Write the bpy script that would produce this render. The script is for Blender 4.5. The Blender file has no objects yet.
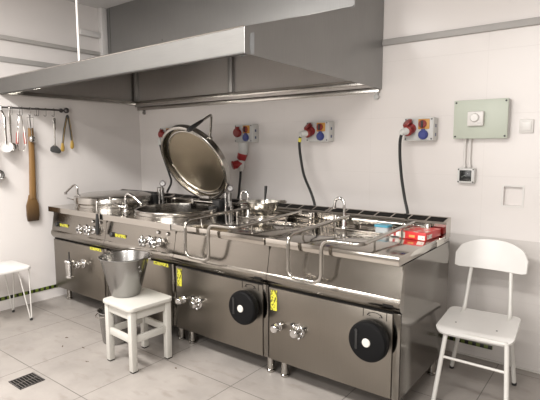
import bpy, bmesh, math, random
from mathutils import Vector, Matrix
from math import sin, cos, pi, radians
random.seed(4)
SC = bpy.context.scene
COL = SC.collection

# ------------------------------------------------------------------ helpers
ORI = {}          # object name -> world point its mesh is authored around

class MB:
    """collects shapes; build() links them as ONE mesh object"""
    def __init__(self): self.bm = bmesh.new()
    def _merge(self, b, M=None):
        if M is not None: bmesh.ops.transform(b, matrix=M, verts=b.verts)
        me = bpy.data.meshes.new('tmp'); b.to_mesh(me); b.free()
        self.bm.from_mesh(me); bpy.data.meshes.remove(me)
        return self
    def box(self, x0, x1, y0, y1, z0, z1, bev=0.0, seg=2, M=None):
        b = bmesh.new(); bmesh.ops.create_cube(b, size=1)
        for v in b.verts:
            v.co = Vector(((x0+x1)/2+v.co.x*(x1-x0), (y0+y1)/2+v.co.y*(y1-y0), (z0+z1)/2+v.co.z*(z1-z0)))
        if bev: bmesh.ops.bevel(b, geom=b.edges[:], offset=bev, segments=seg, profile=0.5, affect='EDGES')
        return self._merge(b, M)
    def prism(self, poly, axis, a0, a1, bev=0.0, M=None):
        """poly: 2D points. axis 'x': (y,z); 'y': (x,z); 'z': (x,y)"""
        b = bmesh.new()
        def P(p, a): return {'x': (a, p[0], p[1]), 'y': (p[0], a, p[1]), 'z': (p[0], p[1], a)}[axis]
        A = [b.verts.new(P(p, a0)) for p in poly]; B = [b.verts.new(P(p, a1)) for p in poly]
        n = len(poly)
        b.faces.new(A); b.faces.new(B[::-1])
        for i in range(n): b.faces.new((A[i], B[i], B[(i+1) % n], A[(i+1) % n]))
        bmesh.ops.recalc_face_normals(b, faces=b.faces[:])
        if bev: bmesh.ops.bevel(b, geom=b.edges[:], offset=bev, segments=2, profile=0.5, affect='EDGES')
        return self._merge(b, M)
    def lathe(self, prof, c=(0, 0, 0), n=40, axis='z', M=None, a0=0, a1=2*pi):
        """prof: (r, h) list; revolved about the axis through c"""
        b = bmesh.new(); full = abs(a1-a0-2*pi) < 1e-6
        rows = []
        for r, h in prof:
            if r < 1e-6: rows.append([b.verts.new((0, 0, h))]); continue
            rows.append([b.verts.new((r*cos(a0+(a1-a0)*k/n), r*sin(a0+(a1-a0)*k/n), h)) for k in range(n if full else n+1)])
        for A, B in zip(rows[:-1], rows[1:]):
            m = max(len(A), len(B))
            for k in range(m if full else m-1):
                k2 = (k+1) % m
                f = [A[k % len(A)], A[k2 % len(A)], B[k2 % len(B)], B[k % len(B)]]
                u = []
                for v in f:
                    if v not in u: u.append(v)
                if len(u) > 2:
                    try: b.faces.new(u)
                    except ValueError: pass
        bmesh.ops.recalc_face_normals(b, faces=b.faces[:])
        R = {'z': Matrix(), 'y': Matrix.Rotation(radians(90), 4, 'X'), 'x': Matrix.Rotation(radians(90), 4, 'Y')}[axis]
        T = Matrix.Translation(c) @ R
        return self._merge(b, (M @ T) if M is not None else T)
    def cyl(self, p, q, r, r2=None, n=20, bev=0.0):
        p = Vector(p); q = Vector(q); r2 = r if r2 is None else r2
        L = (q-p).length; rot = Vector((0, 0, 1)).rotation_difference((q-p).normalized()).to_matrix().to_4x4()
        e = min(bev, r*.5, r2*.5)
        pr = [(0, 0), (r-e, 0), (r, e), (r2, L-e), (r2-e, L), (0, L)] if e else [(0, 0), (r, 0), (r2, L), (0, L)]
        return self.lathe(pr, n=n, M=Matrix.Translation(p) @ rot)
    def tube(self, pts, r, n=10, closed=False, caps=True, flat=1.0):
        pts = [Vector(p) for p in pts]; N = len(pts); b = bmesh.new()
        rad = r if isinstance(r, (list, tuple)) else [r]*N
        T = []
        for i in range(N):
            a = pts[i-1] if (i > 0 or closed) else pts[i]; c = pts[(i+1) % N] if (i < N-1 or closed) else pts[i]
            t = (c-a); T.append(t.normalized() if t.length > 1e-9 else Vector((0, 0, 1)))
        up = Vector((0, 0, 1)) if abs(T[0].z) < .9 else Vector((1, 0, 0))
        nrm = (up - T[0]*up.dot(T[0])).normalized(); rows = []
        for i in range(N):
            nrm = (nrm - T[i]*nrm.dot(T[i])).normalized(); bi = T[i].cross(nrm)
            rows.append([b.verts.new(pts[i]+(nrm*cos(2*pi*k/n)*flat+bi*sin(2*pi*k/n))*rad[i]) for k in range(n)])
        for i in range(N if closed else N-1):
            A, B = rows[i], rows[(i+1) % N]
            for k in range(n): b.faces.new((A[k], A[(k+1) % n], B[(k+1) % n], B[k]))
        if caps and not closed: b.faces.new(rows[0][::-1]); b.faces.new(rows[-1])
        bmesh.ops.recalc_face_normals(b, faces=b.faces[:])
        return self._merge(b)
    def ball(self, c, r, s=(1, 1, 1), M=None, n=20):
        b = bmesh.new(); bmesh.ops.create_uvsphere(b, u_segments=n, v_segments=n//2, radius=r)
        for v in b.verts: v.co = Vector((v.co.x*s[0]+c[0], v.co.y*s[1]+c[1], v.co.z*s[2]+c[2]))
        return self._merge(b, M)
    def quads(self, verts, faces):
        b = bmesh.new(); V = [b.verts.new(v) for v in verts]
        for f in faces: b.faces.new([V[i] for i in f])
        return self._merge(b)
    def xf(self, M):
        bmesh.ops.transform(self.bm, matrix=M, verts=self.bm.verts); return self
    def build(self, name, mat, parent=None, origin=None, angle=35, recalc=False):
        if recalc: bmesh.ops.recalc_face_normals(self.bm, faces=self.bm.faces[:])
        o0 = Vector(origin) if origin is not None else (ORI.get(parent.name, Vector()) if parent else Vector())
        if o0.length: bmesh.ops.translate(self.bm, verts=self.bm.verts, vec=-o0)
        me = bpy.data.meshes.new(name); self.bm.to_mesh(me); self.bm.free()
        for p in me.polygons: p.use_smooth = True
        me.set_sharp_from_angle(angle=radians(angle))
        me.materials.append(mat)
        o = bpy.data.objects.new(name, me); COL.objects.link(o)
        if parent: o.parent = parent
        ORI[o.name] = o0
        return o

def fillet(pts, r, n=6):
    """round the inner corners of a polyline"""
    P = [Vector(p) for p in pts]; out = [P[0]]
    for i in range(1, len(P)-1):
        a = (P[i-1]-P[i]); c = (P[i+1]-P[i]); d = min(r, a.length*.49, c.length*.49)
        A = P[i]+a.normalized()*d; B = P[i]+c.normalized()*d
        for k in range(n+1):
            t = k/n; out.append(A*(1-t)**2+P[i]*2*t*(1-t)+B*t*t)
    out.append(P[-1]); return out

def rrect(x0, x1, y0, y1, r, n=5):
    out = []
    for cx, cy, a in ((x1-r, y1-r, 0), (x0+r, y1-r, 90), (x0+r, y0+r, 180), (x1-r, y0+r, 270)):
        for k in range(n+1):
            t = radians(a+90*k/n); out.append((cx+r*cos(t), cy+r*sin(t)))
    return out

def tag(o, label=None, cat=None, group=None, kind=None):
    if label: o['label'] = label
    if cat: o['category'] = cat
    if group: o['group'] = group
    if kind: o['kind'] = kind
    return o

def thing(name, loc, label, cat, group=None):
    o = bpy.data.objects.new(name, None); COL.objects.link(o)
    o.empty_display_size = .05; o.location = loc; ORI[o.name] = Vector(loc)
    return tag(o, label, cat, group)

def copy_tree(o, parent=None):
    c = o.copy(); COL.objects.link(c)
    if parent: c.parent = parent
    for ch in list(o.children): copy_tree(ch, c)
    return c

# ------------------------------------------------------------------ materials
def mat_base(name):
    m = bpy.data.materials.new(name); m.use_nodes = True
    nt = m.node_tree; return m, nt, nt.nodes['Principled BSDF']

def nd(nt, t, **kw):
    n = nt.nodes.new(t)
    for k, v in kw.items(): setattr(n, k, v)
    return n

def plain(name, col, rough=.5, metal=0.0, var=.06, scale=12, bump=0.0, spec=None, coat=0, emit=None, estr=0, trans=0, alpha=1):
    m, nt, b = mat_base(name); L = nt.links
    tc = nd(nt, 'ShaderNodeTexCoord'); no = nd(nt, 'ShaderNodeTexNoise'); no.inputs['Scale'].default_value = scale
    no.inputs['Detail'].default_value = 4
    L.new(tc.outputs['Object'], no.inputs['Vector'])
    mx = nd(nt, 'ShaderNodeMix', data_type='RGBA')
    mx.inputs[6].default_value = (*[c*(1-var) for c in col], 1); mx.inputs[7].default_value = (*[min(1, c*(1+var)) for c in col], 1)
    L.new(no.outputs['Fac'], mx.inputs[0]); L.new(mx.outputs[2], b.inputs['Base Color'])
    b.inputs['Roughness'].default_value = rough; b.inputs['Metallic'].default_value = metal
    if spec is not None: b.inputs['Specular IOR Level'].default_value = spec
    if coat: b.inputs['Coat Weight'].default_value = coat
    if trans: b.inputs['Transmission Weight'].default_value = trans
    if alpha < 1: b.inputs['Alpha'].default_value = alpha
    if bump:
        bu = nd(nt, 'ShaderNodeBump'); bu.inputs['Strength'].default_value = bump; bu.inputs['Distance'].default_value = .01
        L.new(no.outputs['Fac'], bu.inputs['Height']); L.new(bu.outputs['Normal'], b.inputs['Normal'])
    if emit: b.inputs['Emission Color'].default_value = (*emit, 1); b.inputs['Emission Strength'].default_value = estr
    return m

def steel(name, col=(.5, .47, .43), rough=.25, brush=(1, 1, 60), var=.12, smudge=.12, bmp=.04):
    m, nt, b = mat_base(name); L = nt.links
    tc = nd(nt, 'ShaderNodeTexCoord'); mp = nd(nt, 'ShaderNodeMapping'); mp.inputs['Scale'].default_value = brush
    L.new(tc.outputs['Object'], mp.inputs['Vector'])
    n1 = nd(nt, 'ShaderNodeTexNoise'); n1.inputs['Scale'].default_value = 9; n1.inputs['Detail'].default_value = 5
    L.new(mp.outputs['Vector'], n1.inputs['Vector'])
    n2 = nd(nt, 'ShaderNodeTexNoise'); n2.inputs['Scale'].default_value = 3.2; n2.inputs['Detail'].default_value = 6
    L.new(tc.outputs['Object'], n2.inputs['Vector'])
    mx = nd(nt, 'ShaderNodeMix', data_type='RGBA')
    mx.inputs[6].default_value = (*[c*(1-var) for c in col], 1); mx.inputs[7].default_value = (*[min(1, c*(1+var)) for c in col], 1)
    L.new(n1.outputs['Fac'], mx.inputs[0]); L.new(mx.outputs[2], b.inputs['Base Color'])
    mr = nd(nt, 'ShaderNodeMapRange'); mr.inputs['To Min'].default_value = max(.03, rough-smudge); mr.inputs['To Max'].default_value = rough+smudge
    mr.inputs['From Min'].default_value = .25; mr.inputs['From Max'].default_value = .75
    L.new(n2.outputs['Fac'], mr.inputs['Value']); L.new(mr.outputs['Result'], b.inputs['Roughness'])
    b.inputs['Metallic'].default_value = 1
    bu = nd(nt, 'ShaderNodeBump'); bu.inputs['Strength'].default_value = bmp; bu.inputs['Distance'].default_value = .004
    L.new(n1.outputs['Fac'], bu.inputs['Height']); L.new(bu.outputs['Normal'], b.inputs['Normal'])
    return m

def tiled(name, col, line, ax, step, off, lw, rough=.35, var=.04, nscale=1.5, zmax=None, stain=None, lower=None):
    """grid of joints computed from object coordinates. ax: indices of the two axes"""
    m, nt, b = mat_base(name); L = nt.links
    tc = nd(nt, 'ShaderNodeTexCoord'); sp = nd(nt, 'ShaderNodeSeparateXYZ'); L.new(tc.outputs['Object'], sp.inputs[0])
    def M(op, a, c=None):
        n = nd(nt, 'ShaderNodeMath', operation=op)
        for i, v in enumerate((a, c)):
            if v is None: continue
            if isinstance(v, (int, float)): n.inputs[i].default_value = v
            else: L.new(v, n.inputs[i])
        return n.outputs[0]
    masks = []
    for k in (0, 1):
        s = sp.outputs[ax[k]]
        f = M('FRACT', M('DIVIDE', M('ADD', s, 100*step[k]-off[k]), step[k]))
        d = M('MINIMUM', f, M('SUBTRACT', 1, f))
        masks.append(M('LESS_THAN', d, lw/step[k]/2))
    ln = M('MAXIMUM', masks[0], masks[1])
    if zmax is not None: ln = M('MULTIPLY', ln, M('LESS_THAN', sp.outputs[2], zmax))
    no = nd(nt, 'ShaderNodeTexNoise'); no.inputs['Scale'].default_value = nscale; no.inputs['Detail'].default_value = 8; no.inputs['Roughness'].default_value = .62
    L.new(tc.outputs['Object'], no.inputs['Vector'])
    mx = nd(nt, 'ShaderNodeMix', data_type='RGBA')
    mx.inputs[6].default_value = (*[c*(1-var) for c in col], 1); mx.inputs[7].default_value = (*[min(1, c*(1+var)) for c in col], 1)
    cr = nd(nt, 'ShaderNodeMapRange'); cr.inputs['From Min'].default_value = .3; cr.inputs['From Max'].default_value = .7
    L.new(no.outputs['Fac'], cr.inputs['Value']); L.new(cr.outputs['Result'], mx.inputs[0])
    top = mx.outputs[2]
    if stain:
        n3 = nd(nt, 'ShaderNodeTexNoise'); n3.inputs['Scale'].default_value = 7; n3.inputs['Detail'].default_value = 6
        mp = nd(nt, 'ShaderNodeMapping'); mp.inputs['Location'].default_value = (3.1, 7.7, 0); mp.inputs['Scale'].default_value = (1, 2.2, 1)
        L.new(tc.outputs['Object'], mp.inputs['Vector']); L.new(mp.outputs['Vector'], n3.inputs['Vector'])
        rr = nd(nt, 'ShaderNodeMapRange'); rr.inputs['From Min'].default_value = .55; rr.inputs['From Max'].default_value = .75
        rr.inputs['To Max'].default_value = .55
        L.new(n3.outputs['Fac'], rr.inputs['Value'])
        m3 = nd(nt, 'ShaderNodeMix', data_type='RGBA'); L.new(rr.outputs['Result'], m3.inputs[0]); L.new(top, m3.inputs[6])
        m3.inputs[7].default_value = (*stain, 1); top = m3.outputs[2]
    m2 = nd(nt, 'ShaderNodeMix', data_type='RGBA'); L.new(ln, m2.inputs[0]); L.new(top, m2.inputs[6]); m2.inputs[7].default_value = (*line, 1)
    top = m2.outputs[2]
    if lower:   # shade over the lower wall, multiplied into the tile colour
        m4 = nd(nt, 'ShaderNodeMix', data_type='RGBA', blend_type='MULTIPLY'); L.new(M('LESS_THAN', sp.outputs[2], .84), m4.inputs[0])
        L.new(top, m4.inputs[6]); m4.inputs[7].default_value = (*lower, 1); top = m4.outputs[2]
    L.new(top, b.inputs['Base Color'])
    b.inputs['Roughness'].default_value = rough
    bu = nd(nt, 'ShaderNodeBump', invert=True); bu.inputs['Strength'].default_value = .3; bu.inputs['Distance'].default_value = .003
    L.new(ln, bu.inputs['Height']); L.new(bu.outputs['Normal'], b.inputs['Normal'])
    return m

def marked(name, col, ink, scale, stretch, thr=.56, rough=.5):
    """printed label: ink strokes from a stretched noise"""
    m, nt, b = mat_base(name); L = nt.links
    tc = nd(nt, 'ShaderNodeTexCoord'); mp = nd(nt, 'ShaderNodeMapping'); mp.inputs['Scale'].default_value = stretch
    L.new(tc.outputs['Object'], mp.inputs['Vector'])
    no = nd(nt, 'ShaderNodeTexNoise'); no.inputs['Scale'].default_value = scale; no.inputs['Detail'].default_value = 1
    L.new(mp.outputs['Vector'], no.inputs['Vector'])
    mr = nd(nt, 'ShaderNodeMapRange'); mr.inputs['From Min'].default_value = thr; mr.inputs['From Max'].default_value = thr+.04
    L.new(no.outputs['Fac'], mr.inputs['Value'])
    mx = nd(nt, 'ShaderNodeMix', data_type='RGBA'); mx.inputs[6].default_value = (*col, 1); mx.inputs[7].default_value = (*ink, 1)
    L.new(mr.outputs['Result'], mx.inputs[0]); L.new(mx.outputs[2], b.inputs['Base Color']); b.inputs['Roughness'].default_value = rough
    return m

def wood(name, c1, c2, rough=.5):
    m, nt, b = mat_base(name); L = nt.links
    tc = nd(nt, 'ShaderNodeTexCoord'); mp = nd(nt, 'ShaderNodeMapping'); mp.inputs['Scale'].default_value = (14, 14, .9)
    L.new(tc.outputs['Object'], mp.inputs['Vector'])
    no = nd(nt, 'ShaderNodeTexNoise'); no.inputs['Scale'].default_value = 4; no.inputs['Detail'].default_value = 6
    L.new(mp.outputs['Vector'], no.inputs['Vector'])
    mx = nd(nt, 'ShaderNodeMix', data_type='RGBA'); mx.inputs[6].default_value = (*c1, 1); mx.inputs[7].default_value = (*c2, 1)
    L.new(no.outputs['Fac'], mx.inputs[0])
    sp = nd(nt, 'ShaderNodeSeparateXYZ'); L.new(tc.outputs['Object'], sp.inputs[0])
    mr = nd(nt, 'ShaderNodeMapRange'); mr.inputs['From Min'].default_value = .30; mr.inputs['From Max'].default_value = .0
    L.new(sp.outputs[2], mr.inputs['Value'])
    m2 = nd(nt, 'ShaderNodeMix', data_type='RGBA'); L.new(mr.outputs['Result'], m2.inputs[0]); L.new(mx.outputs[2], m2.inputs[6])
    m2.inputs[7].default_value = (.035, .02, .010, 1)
    L.new(m2.outputs[2], b.inputs['Base Color']); b.inputs['Roughness'].default_value = rough
    return m

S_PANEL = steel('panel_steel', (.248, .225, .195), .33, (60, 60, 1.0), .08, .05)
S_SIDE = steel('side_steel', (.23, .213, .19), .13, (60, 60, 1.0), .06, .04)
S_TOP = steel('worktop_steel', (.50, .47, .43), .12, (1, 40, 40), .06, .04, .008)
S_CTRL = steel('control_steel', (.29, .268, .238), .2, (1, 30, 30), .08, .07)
S_LIP = steel('lip_steel', (.20, .196, .188), .62, (1, 30, 30), .08, .05)
S_HOOD = steel('hood_steel', (.38, .375, .365), .38, (1, 30, 30), .08, .06)
S_HOODIN = steel('hood_inner_steel', (.52, .495, .475), .40, (30, 30, 1), .1, .08)
S_DUCT = steel('duct_steel', (.33, .33, .325), .45, (30, 30, 1), .08, .06)
S_VAT = steel('vat_steel', (.46, .44, .41), .18, (1, 1, 40), .1, .06)
S_LIDIN = steel('lid_inner_steel', (.36, .31, .235), .38, (6, 40, 6), .14, .06)
BOWL = plain('bowl_steel', (.66, .64, .59), .2, 1.0, .05)
S_PAIL = steel('pail_steel', (.32, .315, .305), .25, (30, 30, 2), .06, .03)
CHROME = plain('chrome', (.66, .65, .64), .07, 1.0, .03)
TUBE = plain('polished_tube', (.46, .44, .41), .12, 1.0, .04)
DARKCHROME = plain('dark_chrome', (.3, .29, .28), .2, 1.0, .05)
BLACK = plain('black_plastic', (.018, .018, .018), .4, 0, .2)
BLACKG = plain('black_gloss', (.006, .006, .0065), .5, 0, .2, spec=.12)
RUBBER = plain('black_rubber', (.015, .015, .015), .6, 0, .2)
DARK = plain('dark_gap', (.014, .013, .012), .75, spec=.1)
WHITEP = plain('white_paint', (.66, .645, .61), .35, 0, .03, 20)
WHITEW = plain('white_painted_wood', (.52, .505, .465), .45, 0, .05, 18, .05)
WHITEL = plain('white_laminate', (.74, .725, .70), .3, 0, .03)
WHITEPL = plain('white_plastic', (.72, .70, .675), .35, 0, .02)
GREYPL = plain('grey_plastic', (.55, .55, .54), .4, 0, .03)
LGREYPL = plain('light_grey_plastic', (.66, .66, .64), .4, 0, .03)
SAGE = plain('sage_grey_plastic', (.50, .54, .46), .4, 0, .02)
RED = plain('red_plastic', (.36, .022, .026), .35, 0, .06)
DRED = plain('dark_red_plastic', (.24, .025, .022), .38, 0, .08)
BLUE = plain('blue_plastic', (.035, .05, .22), .35, 0, .06)
ORANGE = plain('orange_plastic', (.55, .27, .05), .4, 0, .05)
YELLOWP = plain('yellow_tape', (.75, .68, .08), .4)
YLABEL = marked('yellow_label', (.56, .53, .05), (.13, .12, .02), 75, (1, 1, 1), .53)
CARTON = plain('red_carton', (.62, .025, .025), .35, 0, .08, 20)
CARTON_TOP = marked('printed_carton_top', (.60, .03, .03), (.55, .50, .40), 26, (1, 1, 1), .55, .35)
CARTON_W = marked('carton_white_print', (.75, .72, .66), (.45, .08, .06), 60, (1, 1, 1), .6, .4)
CARTON_G = plain('carton_grey_print', (.55, .52, .45), .4)
AQUA = plain('aqua_lid', (.06, .30, .42), .35, 0, .05)
CLEAR = plain('clear_plastic', (.75, .80, .82), .08, 0, .02, alpha=.45)
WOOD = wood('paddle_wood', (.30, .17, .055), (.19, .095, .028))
GOLD = plain('yellow_silicone', (.42, .27, .06), .45)
NYLON = plain('dark_nylon', (.07, .07, .07), .4)
IRON = plain('grey_iron', (.13, .12, .12), .4, .8)
SCREEN = marked('black_display', (.01, .012, .012), (.25, .28, .26), 70, (1, 1, 1), .66, .2)
GRIME = plain('food_crumb', (.10, .06, .035), .8, 0, .3)
FILM = plain('peeling_film', (.30, .31, .32), .5, 0, .15, 40)
LAMP = plain('lamp_tube', (.9, .9, .85), .4, emit=(1, .95, .85), estr=9)

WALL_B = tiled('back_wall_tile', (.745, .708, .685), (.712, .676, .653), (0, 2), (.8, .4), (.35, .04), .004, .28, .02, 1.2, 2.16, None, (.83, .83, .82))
WALL_L = tiled('left_wall_tile', (.745, .71, .69), (.73, .695, .675), (1, 2), (.8, .4), (0, .04), .003, .3, .02, 1.2, 2.16)
PLASTER = plain('plaster', (.64, .62, .605), .7, 0, .03, 2)
FLOOR = tiled('floor_tile', (.32, .293, .27), (.12, .11, .10), (0, 1), (.61, .61), (.05, -1.91), .005, .38, .16, 2.6, None, (.215, .185, .16))

# ------------------------------------------------------------------ the setting
RX, FY, H = 5.5, -5.2, 2.8
def struct(o): o['kind'] = 'structure'; return o
struct(MB().box(-.1, RX+.1, FY-.1, .1, -.1, 0).build('floor', FLOOR))
struct(MB().box(-.1, RX+.1, FY-.1, .1, H, H+.1).build('ceiling', PLASTER))
struct(MB().box(-.1, 0, FY-.1, .1, 0, H).build('wall_left', WALL_L))
struct(MB().box(RX, RX+.1, FY-.1, .1, 0, H).build('wall_right', plain('far_paint', (.30, .28, .26), .6)))
struct(MB().box(0, RX, FY-.1, FY, 0, H).build('wall_front', plain('front_paint', (.29, .275, .26), .6)))
# back wall with a shallow square niche
nx0, nx1, nz0, nz1, nd_ = 3.682, 3.788, 1.058, 1.178, .028
xs = [0, nx0, nx1, RX]; zs = [0, nz0, nz1, H]
mb = MB()
for i in range(3):
    for j in range(3):
        if (i, j) == (1, 1): continue
        mb.quads([(xs[i], 0, zs[j]), (xs[i+1], 0, zs[j]), (xs[i+1], 0, zs[j+1]), (xs[i], 0, zs[j+1])], [(0, 1, 2, 3)])
a = [(nx0, 0, nz0), (nx1, 0, nz0), (nx1, 0, nz1), (nx0, 0, nz1)]; c_ = [(x, nd_, z) for x, y, z in a]
mb.quads(a+c_, [(0, 1, 5, 4), (1, 2, 6, 5), (2, 3, 7, 6), (3, 0, 4, 7), (4, 5, 6, 7)])
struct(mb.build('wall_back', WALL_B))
mb = MB()
for x0, x1, z0, z1 in ((nx0-.012, nx0, nz0-.012, nz1+.012), (nx1, nx1+.012, nz0-.012, nz1+.012), (nx0, nx1, nz0-.012, nz0), (nx0, nx1, nz1, nz1+.012)):
    mb.box(x0, x1, -.004, 0, z0, z1)
struct(mb.build('trim_1', WHITEPL))
TRIMG = plain('grey_trim', (.40, .385, .37), .5)
struct(MB().box(2.832, RX, -.02, 0, 2.155, 2.198, .004).build('trim_2', TRIMG))
struct(MB().box(0, .015, FY, -.3, 2.155, 2.2, .003).build('trim_3', TRIMG))
struct(MB().box(0, .03, FY, -.3, 2.34, 2.375, .004).build('trim_4', plain('grey_trim_b', (.46, .44, .42), .5)))
struct(MB().box(0, .05, -.69, -.47, 2.505, 2.56, .008).build('trim_5', PLASTER))
struct(MB().box(0, .07, -.47, -.405, 2.3, H, .005).build('trim_6', PLASTER))
STRIP = tiled('mosaic_strip', (.16, .22, .03), (.012, .012, .01), (1, 2), (.05, .5), (0, 0), .022, .3, .4, 8)
STRIPB = tiled('mosaic_strip_b', (.13, .17, .035), (.012, .012, .01), (0, 2), (.05, .5), (0, 0), .024, .3, .4, 8)
struct(MB().box(0, .006, FY, -.33, .092, .122, .001).build('baseboard_left', STRIP))
struct(MB().box(3.37, 3.665, -.006, 0, .082, .108, .001).build('baseboard_back', STRIPB))
struct(MB().box(3.0, RX, -.01, 0, 0, .012, .003).build('trim_7', plain('caulk', (.6, .58, .54), .5)))

# ------------------------------------------------------------------ cooking line
W = .836; YF = -1.132; YB = -.33; ZT = .895; XK = .113
def add_legs(root, x0):
    for lx in (x0+.055, x0+W-.055):
        for ly in (-1.0, -.42):
            MB().cyl((lx, ly, .0), (lx, ly, .02), .027, .027, 18, .004).cyl((lx, ly, .018), (lx, ly, .14), .023, .023, 18).build('leg', TUBE, root)

def plate_hole(mb, x0, x1, y0, y1, z0, z1, cx, cy, r, n=64):
    """slab with a round hole"""
    ang = sorted(set([2*pi*k/n for k in range(n)] + [math.atan2(y-cy, x-cx) % (2*pi) for x in (x0, x1) for y in (y0, y1)]))
    def edge(a):
        c, s = cos(a), sin(a); t = 1e9
        if c > 1e-9: t = min(t, (x1-cx)/c)
        if c < -1e-9: t = min(t, (x0-cx)/c)
        if s > 1e-9: t = min(t, (y1-cy)/s)
        if s < -1e-9: t = min(t, (y0-cy)/s)
        return cx+c*t, cy+s*t
    V = []; F = []; m = len(ang)
    for a in ang:
        e = edge(a); c = (cx+r*cos(a), cy+r*sin(a))
        V += [(c[0], c[1], z1), (e[0], e[1], z1), (e[0], e[1], z0), (c[0], c[1], z0)]
    for k in range(m):
        i = 4*k; j = 4*((k+1) % m)
        F += [(i, i+1, j+1, j), (i+1, i+2, j+2, j+1), (i+2, i+3, j+3, j+2), (i+3, i, j, j+3)]
    mb.quads(V, F); return mb

CTRL = [(-1.06, .848), (-1.078, .842), (-1.084, .82), (-1.106, .69), (-1.108, .678), (-1.114, .670), (-1.119, .657), (-1.119, .645), (-1.114, .630), (-1.104, .614), (-1.090, .602), (-1.06, .602)]

def base_unit(root, x0):
    """carcass, legs, front and rear flue shared by all four units"""
    mb = MB()   # open-topped carcass
    mb.box(x0+.003, x0+.006, -1.085, YB, .137, .848).box(x0+W-.006, x0+W-.003, -1.085, YB, .137, .848)
    mb.box(x0+.003, x0+W-.003, YB-.003, YB, .137, .848).box(x0+.003, x0+W-.003, -1.085, YB, .137, .14)
    mb.box(x0+.003, x0+W-.003, -1.085, -1.082, .137, .61)
    mb.build('carcass', S_SIDE, root)
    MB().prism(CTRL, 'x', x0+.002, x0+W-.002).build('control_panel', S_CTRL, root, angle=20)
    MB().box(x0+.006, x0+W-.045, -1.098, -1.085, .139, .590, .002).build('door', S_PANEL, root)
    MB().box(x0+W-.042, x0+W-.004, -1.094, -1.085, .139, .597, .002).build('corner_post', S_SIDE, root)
    MB().box(x0+.004, x0+W-.004, -1.0865, -1.08, .588, .604).build('shade_strip', DARK, root)  # dark strip standing in for the shade under the panel's roll
    add_legs(root, x0)
    fl = MB().prism([(-.418, ZT-.02), (-.418, .962), (-.412, .972), (-.342, .998), (-.33, .998), (-.326, .99), (-.326, ZT-.02)], 'x', x0+.002, x0+W-.002).build('flue', S_TOP, root, angle=20)
    # black louvre openings along the slope, with the steel bridges between them
    sl = (.998-.972)/.07
    n = 7; pitch = (W-.03)/n
    mb = MB()
    for k in range(n):
        xa = x0+.018+pitch*k; xb = xa+pitch-.014
        y0, y1 = -.402, -.352
        z0, z1 = .972+(y0+.412)*sl, .972+(y1+.412)*sl
        mb.quads([(xa, y0, z0+.0015), (xb, y0, z0+.0015), (xb+.012, y1, z1+.0015), (xa+.012, y1, z1+.0015)], [(0, 1, 2, 3)])
    mb.build('louvre', DARK, fl)

def faucet(root, x, y, z, dirx, reach=.085, h=.19, name='faucet', lever=True, r=.0085, dy=0.0):
    mb = MB().cyl((x, y, z), (x, y, z+.012), .026, .024, 20, .003).cyl((x, y, z+.01), (x, y, z+.06), .019, .015, 18, .003)
    top = h
    if lever:   # swan spout that runs out sideways and dips at the tip
        P = [(0, .05), (0, top-.05), (.0, top-.02), (.16, top), (.36, top-.005), (.7, top-.04), (1, top-.075)]
        pts = []
        v = [Vector((x+dirx*reach*a, y+dy*a, z+b)) for a, b in P]
        for i in range(len(v)-1):
            a = v[max(i-1, 0)]; b = v[i]; c = v[i+1]; d = v[min(i+2, len(v)-1)]
            for k in range(4):
                t = k/4
                pts.append(.5*((2*b)+(c-a)*t+(2*a-5*b+4*c-d)*t*t+(3*b-a-3*c+d)*t**3))
        pts.append(v[-1])
        mb.tube(pts, r, 12).cyl(pts[-1]+Vector((0, 0, .008)), pts[-1]-Vector((0, 0, .014)), r*1.35, r*1.3, 12)
    else:
        pts = [(x, y, z+.05), (x, y, z+top-.045)]
        for k in range(1, 11):
            t = pi*k/11
            pts.append((x+dirx*reach/2*(1-cos(t)), y, z+top-.045+.045*sin(t)))
        pts.append((x+dirx*reach, y, z+top-.06))
        mb.tube(pts, r, 12)
        mb.cyl((x+dirx*reach, y, z+top-.055), (x+dirx*reach, y, z+top-.075), r*1.3, r*1.3, 12)
    f = mb.build(name, CHROME, root)
    if lever:
        MB().cyl((x, y, z+.04), (x-dirx*.04, y-.04, z+.05), .013, .010, 12, .002).tube([(x-dirx*.035, y-.035, z+.05), (x-.09, y-.05, z+.068)], .006, 8).ball((x+.02, y-.02, z+.045), .019).build('tap_lever', CHROME, f)
    return f

def chrome_valve(root, x, z, y0=-1.1):
    """control-panel mixing valve with a lobed grip"""
    v = MB().cyl((x, y0+.02, z), (x, y0-.012, z), .036, .034, 24, .004).cyl((x, y0-.01, z), (x, y0-.045, z), .018, .018, 16).build('valve', CHROME, root)
    mb = MB().cyl((x, y0-.04, z), (x, y0-.078, z), .026, .022, 20, .004)
    for k in range(5):
        a = 2*pi*k/5+.3
        mb.ball((x+.031*cos(a), y0-.057, z+.031*sin(a)), .0145)
    mb.build('valve_grip', CHROME, v)
    MB().cyl((x, y0-.076, z), (x, y0-.081, z), .014, .013, 18, .002).build('grip_cap', BLACK, v)

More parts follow.
